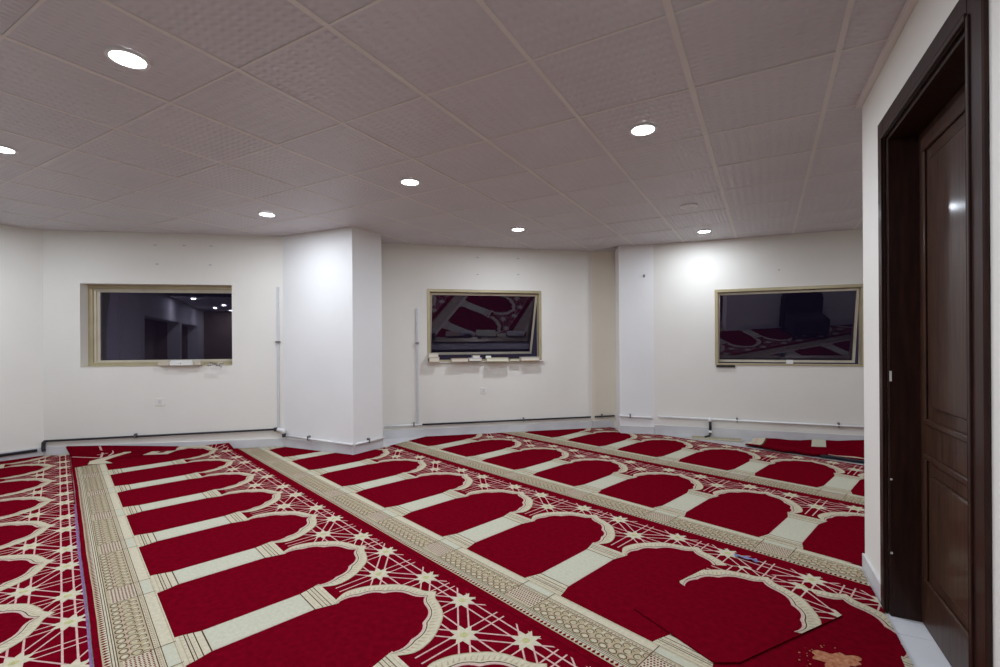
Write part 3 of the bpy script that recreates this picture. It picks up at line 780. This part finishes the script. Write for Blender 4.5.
# ------------------------------------------------------------------ windows
def frame_ring(w, parent, name, m, s0, s1, z0, z1, wd, o0, o1, bev=0.002, bw=None):
    bw = bw or wd
    w.part(name, m, parent, s0, s1, o0, o1, z1 - wd, z1, bev); w.part(name, m, parent, s0, s1, o0, o1, z0, z0 + bw, bev)
    w.part(name, m, parent, s0, s0 + wd, o0, o1, z0 + bw, z1 - wd, bev); w.part(name, m, parent, s1 - wd, s1, o0, o1, z0 + bw, z1 - wd, bev)
def rotp(w, hz, ho, ang, s, o, z):  # hinge line at height hz, offset ho; bottom swings outwards
    dz = z - hz; do = o - ho
    return w.p(s, ho + do * math.cos(ang) - dz * math.sin(ang), hz + do * math.sin(ang) + dz * math.cos(ang))
def sash_box(w, name, m, parent, hz, ho, ang, s0, s1, o0, o1, z0, z1):
    v = [rotp(w, hz, ho, ang, s, o, z) for z in (z0, z1) for (s, o) in ((s0, o0), (s1, o0), (s1, o1), (s0, o1))]
    return mesh_obj(name, v, [[3, 2, 1, 0], [4, 5, 6, 7], [0, 1, 5, 4], [1, 2, 6, 5], [2, 3, 7, 6], [3, 0, 4, 7]], m, parent)
def awning(name, w, hole, ang, label, wd=.026, fr=.036):
    a, b, z0, z1 = hole; e = empty(name, w.p((a + b) / 2, 0, z0)); struct(e, label)
    frame_ring(w, e, 'window_frame', 'alu', a, b, z0, z1, fr, -0.010, .085, bw=.022)
    w.part('frame_stop', 'gasket', e, a + fr, b - fr, .066, .082, z1 - fr - .022, z1 - fr - .001)
    hz, ho = z1 - fr - .012, .055; s0, s1, y0, y1 = a + fr + .004, b - fr - .004, z0 + .018, z1 - fr - .004
    s = empty('sash', w.p((a + b) / 2, ho, hz)); s.parent = e; s.location = w.p((a + b) / 2, ho, hz) - wloc(e)
    for nm, q in (('sash_rail', (s0, s1, y1 - wd, y1)), ('sash_rail', (s0, s1, y0, y0 + wd)), ('sash_stile', (s0, s0 + wd, y0 + wd, y1 - wd)), ('sash_stile', (s1 - wd, s1, y0 + wd, y1 - wd))):
        sash_box(w, nm, 'alu2', s, hz, ho, ang, q[0], q[1], ho - .016, ho + .020, q[2], q[3])
    sash_box(w, 'pane', 'glass', s, hz, ho, ang, s0 + wd - .004, s1 - wd + .004, ho + .001, ho + .006, y0 + wd - .004, y1 - wd + .004)
    mid = (a + b) / 2
    w.part('latch', 'white', e, mid - .005, mid + .065, -.016, .010, z0 + .020, z0 + .068, .003)
    return e
w2 = awning('window_2', wB, WB, math.radians(22.5), 'top-hung window swung open, reflecting the carpet')
w3 = awning('window_3', wC, WC, math.radians(11), 'top-hung window slightly open by the door wall')
# window 1: deep reveal, sliding frame
a, b, z0, z1 = WA
w1 = empty('window_1', wA.p((a + b) / 2, 0, z0)); struct(w1, 'closed sliding window in a deep reveal')
frame_ring(wA, w1, 'window_frame', 'alu', a, b + .05, z0, z1, .045, .115, .205, bw=.040)
frame_ring(wA, w1, 'window_track', 'alu2', a + .045, b + .005, z0 + .040, z1 - .045, .022, .135, .19, bw=.012)
s = empty('sash', (0, 0, 0)); s.parent = w1; s.location = (0, 0, 0)
s0, s1, y0, y1 = a + .067, b - .017, z0 + .052, z1 - .067
for q in ((s0, s1, y1 - .014, y1), (s0, s1, y0, y0 + .014), (s0, s0 + .03, y0 + .014, y1 - .014), (s1 - .03, s1, y0 + .014, y1 - .014)):
    wA.part('sash_stile', 'alu2', s, q[0], q[1], .155, .18, q[2], q[3])
wA.part('pane', 'glass', s, s0 + .028, s1 - .028, .166, .171, y0 + .012, y1 - .012)
wA.part('meeting_stile', 'alu2', s, s0 + .215, s0 + .222, .172, .182, y0 + .014, y1 - .014)
# sills
si = wB.part('window_sill', 'white', w2, WB[0] - .02, WB[1] + .03, -.040, -.0105, WB[2] - .012, WB[2] - .002, .002)
si = wA.part('window_sill', 'alu2', w1, WA[0] + .002, WA[1] - .002, -.004, .113, WA[2] - .001, WA[2] + .006)

def book(w, label, s, o, z, ln, dp, th, cov, tilt=0.0, low=None, spine=None, group='books lying on the middle window sill'):
    e = empty('book', w.p(s, o, z)); tag(e, label, 'book', group)
    def bx(name, m, x0, x1, y0_, y1_, z0_, z1_):
        c, q = math.cos(tilt), math.sin(tilt); v = []
        for zz in (z0_, z1_):
            for (x, y) in ((x0, y0_), (x1, y0_), (x1, y1_), (x0, y1_)): v.append(w.p(s + x * c - y * q, o + x * q + y * c, z + zz))
        mesh_obj(name, v, [[3, 2, 1, 0], [4, 5, 6, 7], [0, 1, 5, 4], [1, 2, 6, 5], [2, 3, 7, 6], [3, 0, 4, 7]], m, e)
    t = max(.003, th * .14); l2, d2 = ln / 2, dp / 2
    bx('cover', low or cov, -l2, l2, -d2, d2, 0, t); bx('pages', 'page', -l2 + (.012 if spine else .004), l2 - .004, -d2 + .004, d2 - .002, t, th - t); bx('cover', cov, -l2, l2, -d2, d2, th - t, th)
    if spine: bx('spine', spine, -l2, -l2 + .012, -d2, d2, t, th - t)
    return e
zs = WB[2] - .002
book(wB, 'thick tan book with black spine at the bottom of the pair on the middle sill', .655, -.058, zs, .140, .10, .062, 'book_tan', 0, None, 'book_black')
book(wB, 'pale grey book on top of the pair at the end of the middle sill', .650, -.058, zs + .062, .128, .095, .052, 'book_grey')
book(wB, 'thin tan booklet lying flat on the middle sill', .985, -.060, zs, .22, .10, .045, 'book_tan', .05)
book(wB, 'lavender book with black lower cover beside the latch on the middle sill', 1.190, -.058, zs, .17, .09, .048, 'book_lav', -.04, 'book_black')
book(wB, 'small white pad on top of the lavender book', 1.20, -.060, zs + .048, .10, .07, .030, 'page', .08)
book(wB, 'wide pale olive book overhanging the middle sill', 1.475, -.075, zs, .29, .135, .045, 'book_olive', .02)
book(wB, 'flat yellowish booklet between the olive and the grey book', 1.715, -.050, zs, .13, .08, .022, 'book_olive', -.03)
book(wB, 'grey two-tone book at the hinge end of the middle sill', 1.925, -.062, zs, .25, .11, .050, 'book_grey', .0, 'book_tan')
# left sill things
zA = WA[2] + .006
bx_ = empty('junction_box', wA.p(1.41, -.02, zA)); tag(bx_, 'white plastic junction box with cover on the left window sill', 'box')
wA.part('body', 'white', bx_, 1.295, 1.530, -.068, .005, zA, zA + .045, .003); wA.part('lid', 'pipe_white', bx_, 1.300, 1.525, -.064, .001, zA + .045, zA + .058, .003); wA.part('screw', 'clamp', bx_, 1.405, 1.415, -.071, -.068, zA + .020, zA + .030)
tag(wA.part('plastic_block', 'alu2', None, 1.165, 1.285, -.05, .02, zA, zA + .060, .004), 'small beige plastic block against the frame, taller than the other beige piece', 'block')
tag(wA.part('plastic_spacer', 'alu2', None, 1.535, 1.61, -.055, .01, zA, zA + .050, .004), 'narrow beige plastic piece between the junction box and the wire tangle', 'block')
cl = empty('cable_tangle', wA.p(1.77, -.06, zA)); tag(cl, 'small tangle of dark wire hanging over the left window sill', 'wire')
for k in range(3):
    pts = []
    for t in range(15):
        x = t / 14; pts.append(wA.p(1.70 + .15 * x + .012 * math.sin(t * 1.9 + k * 2), -.082 + .006 * math.sin(t + k), zA + .012 + .018 * math.sin(x * 7 + k * 2.1) - .02 * x * (k == 2)))
    MB().tube(pts, .0038, 6).obj('wire', 'clamp' if k != 1 else 'conduit', cl, smooth=True)
# dark felt strip under the right window
tag(wC.part('felt_strip', 'gasket', None, WC[0] + .015, WC[0] + .225, -.022, -.0002, WC[2] - .026, WC[2] - .002), 'short black strip stuck below the corner of the right window', 'strip')

# ------------------------------------------------------------------ pipes and conduits
def clamp(w, parent, s, z, r=.013, vert=False):
    mb = MB()
    if vert: w.box(mb, s - r - .014, s + r + .014, -.040, 0, z - .007, z + .007)
    else: w.box(mb, s - .007, s + .007, -.040, 0, z - r - .006, z + r + .022)
    mb.obj('clamp', 'clamp', parent)
def pipe(name, label, w, s0, z0, s1, z1, m, r=.011, clamps=(), off=.024, extra=()):
    e = empty(name, w.p(s0, 0, z0)); tag(e, label, 'pipe')
    MB().tube([w.p(s0, -off, z0), w.p(s1, -off, z1)], r, 10).obj('tube', m, e, smooth=True)
    for c in clamps: clamp(w, e, c, lerp(z0, z1, (c - s0) / (s1 - s0)), r)
    return e
e = pipe('wall_pipe', 'black pipe clipped along the wall below the left window', wA, .035, .165, wA.L - .10, .212, 'pipe_black', .0115, (.92,))
MB().tube([wA.p(.035, -.024, .165), wA.p(.02, -.03, .150), wA.p(.02, -.035, .09), wA.p(.035, -.05, .062)], .017, 10).obj('elbow', 'pipe_black', e, smooth=True)
e = pipe('wall_pipe', 'black pipe running low along the left wall', wL, .3, .058, wL.L - .055, .075, 'pipe_black', .015, off=.03)
wj = empty('pipe_joint', wPL.p(.03, -.03, .13)); tag(wj, 'black and white pipe elbow where the wall meets the white pillar', 'pipe')
MB().tube([wA.p(wA.L - .095, -.028, .212), wA.p(wA.L - .055, -.032, .213)], .022, 10).obj('black_socket', 'pipe_black', wj, smooth=True)
MB().tube([wA.p(wA.L - .055, -.034, .213), wPL.p(.035, -.036, .20), wPL.p(.045, -.036, .165)], .024, 10).obj('white_elbow', 'pipe_white', wj, smooth=True)
MB().tube([wPL.p(.045, -.036, .165), wPL.p(.05, -.036, .125)], .023, 10).obj('black_socket', 'pipe_black', wj, smooth=True)
pipe('wall_pipe', 'white pipe clipped along the face of the left pillar', wPL, .06, .140, wPL.L + .012, .118, 'pipe_white', .012, (.42,))
pipe('wall_pipe', 'white pipe on the narrow side of the left pillar', wPR, .016, .118, wPR.L, .116, 'pipe_white', .012, (.19,))
pipe('wall_pipe', 'short white pipe between the left pillar and the grey conduit', wB, .03, .158, .50, .160, 'pipe_white', .012, (.40,))
pipe('wall_pipe', 'black pipe clipped along the wall below the middle window', wB, .505, .160, wB.L - .035, .160, 'pipe_black', .0115, (1.85,))
pipe('wall_pipe', 'short black pipe at the foot of the cream recess', wR, .03, .162, .31, .170, 'pipe_black', .0115, (.13,))
pipe('wall_pipe', 'white pipe clipped across the right pillar', wN, -.01, .235, wN.L - .035, .215, 'pipe_white', .013, (.13,))
e = pipe('wall_pipe', 'long white pipe with black drop below the right window', wC, .05, .238, wC.L - .2, .222, 'pipe_white', .013, (.97, 2.03), off=.030)
MB().tube([wC.p(.666, -.034, .250), wC.p(.666, -.036, .205)], .022, 10).obj('tee_joint', 'pipe_white', e, smooth=True)
MB().tube([wC.p(.666, -.036, .205), wC.p(.666, -.036, .095)], .016, 10).obj('drop', 'pipe_black', e, smooth=True)
MB().tube([wC.p(.666, -.036, .095), wC.p(.666, -.040, .065)], .021, 10).obj('socket', 'pipe_white', e, smooth=True)
MB().tube([wC.p(.666, -.040, .065), wC.p(.655, -.06, .035), wC.p(.60, -.10, .02)], .013, 10).obj('elbow', 'pipe_black', e, smooth=True)
def conduit(label, w, s, z0, z1, zc):
    e = empty('wall_conduit', w.p(s, 0, z0)); tag(e, label, 'conduit')
    w.part('trunking', 'conduit', e, s - .014, s + .014, -.020, 0, z0, z1, .002); clamp(w, e, s, zc, .010, True)
conduit('upright grey conduit on the wall right of the left window', wA, 2.425, .235, 1.88, 1.235)
conduit('upright grey conduit on the wall left of the middle window', wB, .447, .18, 1.657, 1.21)

# ------------------------------------------------------------------ wall plates, marks, hook
def plate_w(label, w, s, z):
    e = empty('wall_plate', w.p(s, 0, z)); tag(e, label, 'wall plate')
    w.part('plate', 'wall', e, s - .043, s + .043, -.007, 0, z - .043, z + .043, .002)
    w.part('rocker', 'patch', e, s - .018, s + .018, -.0095, -.007, z - .022, z + .022)
plate_w('painted-over wall plate below the left window', wA, 1.16, .561); plate_w('painted-over wall plate below the middle window', wB, 1.307, .57)
def marks(w, parent, L):
    for (s, z) in L:
        pts = [(s + .020 * math.cos(t) * random.uniform(.6, 1.2), z + .010 * math.sin(t) * random.uniform(.6, 1.2)) for t in [k * .785 for k in range(8)]]
        v = [w.p(a, -.0012, b) for a, b in pts] + [w.p(a, .002, b) for a, b in pts]
        mesh_obj('filler_mark', v, [list(range(8))] + [[i, (i + 1) % 8, 8 + (i + 1) % 8, 8 + i] for i in range(8)], 'patch', parent)
        for dx in (-.006, .013): w.part('screw_hole', 'hole', parent, s + dx - .003, s + dx + .003, -.0022, .001, z - .003, z + .003)
marks(wA, wall_a, [(1.118, 2.34), (1.418, 2.342), (1.702, 2.343), (1.137, 2.125), (1.691, 2.124)])
marks(wB, wall_b, [(1.238, 2.337), (1.794, 2.342), (1.237, 2.113), (1.793, 2.127)])
wC.part('screw_hole', 'hole', wall_c, 1.435, 1.445, -.002, .001, 2.053, 2.063)
hk = empty('wall_hook', wN.p(.319, 0, 2.067)); tag(hk, 'small metal hook screwed high on the right pillar', 'hook')
wN.part('base', 'clamp', hk, .308, .330, -.006, 0, 2.050, 2.085); MB().tube([wN.p(.319, -.005, 2.075), wN.p(.319, -.03, 2.072), wN.p(.319, -.036, 2.085)], .004, 6).obj('arm', 'clamp', hk, smooth=True)

# ------------------------------------------------------------------ door
e = empty('door_1', wD.p(.851, 0, 0)); struct(e, 'dark brown panelled wooden door in a deep frame')
a, b, _, zt = DOOR
def casing(name, s0, s1, z0, z1, vert):
    o = wD.part(name, 'wood', e, s0, s1, -.015, -.0005, z0, z1, .004)
    return o
casing('casing', .365, .444, 0, 2.205, 1); casing('casing', 1.296, 1.385, 0, 2.205, 1); casing('casing', .444, 1.296, 2.114, 2.205, 0)
for q in ((.424, .444, 0, 2.120), (1.296, 1.318, 0, 2.120)): wD.part('casing_bead', 'wood', e, q[0], q[1], -.020, -.0145, q[2], q[3], .005)
wD.part('casing_bead', 'wood', e, .444, 1.296, -.020, -.0145, 2.114, 2.136, .005)
wD.part('jamb', 'wood', e, a + .0005, a + .022, -.0005, .20, .001, zt - .001, .002); wD.part('jamb', 'wood', e, b - .022, b - .0005, -.0005, .20, .001, zt - .001, .002)
wD.part('jamb_head', 'wood', e, a + .022, b - .022, -.0005, .20, zt - .022, zt - .001, .002)
lf = wD.part('leaf', 'wood2', e, a + .024, b - .024, .105, .145, .006, zt - .024, .003)
def mould(s0, s1, z0, z1, wdt, o0, arch=False):
    for q in ((s0, s1, z1 - wdt, z1), (s0, s1, z0, z0 + wdt), (s0, s0 + wdt, z0 + wdt, z1 - wdt), (s1 - wdt, s1, z0 + wdt, z1 - wdt)):
        wD.part('moulding', 'wood2', lf, q[0], q[1], .105 - o0, .1055, q[2], q[3], .004)
for (z0, z1) in ((.867, 2.02), (.198, .745)):
    mould(.535, 1.205, z0, z1, .024, .011)
    wD.part('raised_panel', 'wood2', lf, .612, 1.128, .094, .1055, z0 + .073, z1 - .076, .008)
wD.part('handle_plate', 'brass', lf, 1.225, 1.262, .097, .1055, .96, 1.12, .003)
MB().tube([wD.p(1.243, .097, 1.045), wD.p(1.243, .062, 1.045), wD.p(1.225, .054, 1.045), wD.p(1.12, .052, 1.043)], .008, 8).obj('handle', 'brass', lf, smooth=True)
for (z0_, z1_) in ((1.035, 1.080), (.60, .608), (.275, .284)): wD.part('paint_chip', 'white', e, .4615, .4626, .001, .009, z0_, z1_)

# ------------------------------------------------------------------ rear of the room (seen only as reflections in the glass)
ac = empty('chair', wE.p(1.02, -.45, 0)); tag(ac, 'dark round-backed upholstered chair against the wall behind the door corner', 'chair')
def rounded(w, s0, s1, z0, z1, o0, o1, r, name):
    pts = [(s0, z0), (s1, z0)] + [(s1 - r + r * math.cos(t), z1 - r + r * math.sin(t)) for t in [k * math.pi / 16 for k in range(9)]] + [(s0 + r - r * math.cos(t), z1 - r + r * math.sin(t)) for t in [math.pi / 2 - k * math.pi / 16 for k in range(9)]]
    n_ = len(pts); v = [w.p(a_, o0, b_) for a_, b_ in pts] + [w.p(a_, o1, b_) for a_, b_ in pts]
    mesh_obj(name, v, [list(range(n_)), list(range(n_, 2 * n_))[::-1]] + [[i, (i + 1) % n_, n_ + (i + 1) % n_, n_ + i] for i in range(n_)], 'dark_fabric', ac, bevel=.008)
rounded(wE, .70, 1.34, .06, .86, -.24, -.06, .27, 'backrest')
wE.part('seat', 'dark_fabric', ac, .72, 1.32, -.70, -.24, .10, .40, .03)
for q in (.74, 1.26):
    for o_ in (-.68, -.16): wE.part('leg', 'wood', ac, q, q + .04, o_, o_ + .04, .0130, .101)
mb = MB(); wK.box(mb, .25, 4.45, .55, .65, 0, 1.95); wK.box(mb, 4.45, 7.7, 1.2, 1.3, 0, 1.95); wK.box(mb, .25, .35, .3, .55, 0, 1.95); wK.box(mb, 4.3, 4.6, .3, 1.2, 0, 1.95); wK.box(mb, 7.6, 7.7, .3, 1.2, 0, 1.95); wK.box(mb, .35, 7.6, .3, 1.2, 1.85, 1.95)
struct(mb.obj('wall_alcove', 'tan'))
struct(MB().prism([(-8.2, -9.2), (-.9, -9.2), (-.9, -2.75), (-8.2, -2.75)], CEIL + .017, CEIL + .028).obj('ceiling_rear', 'tile'))
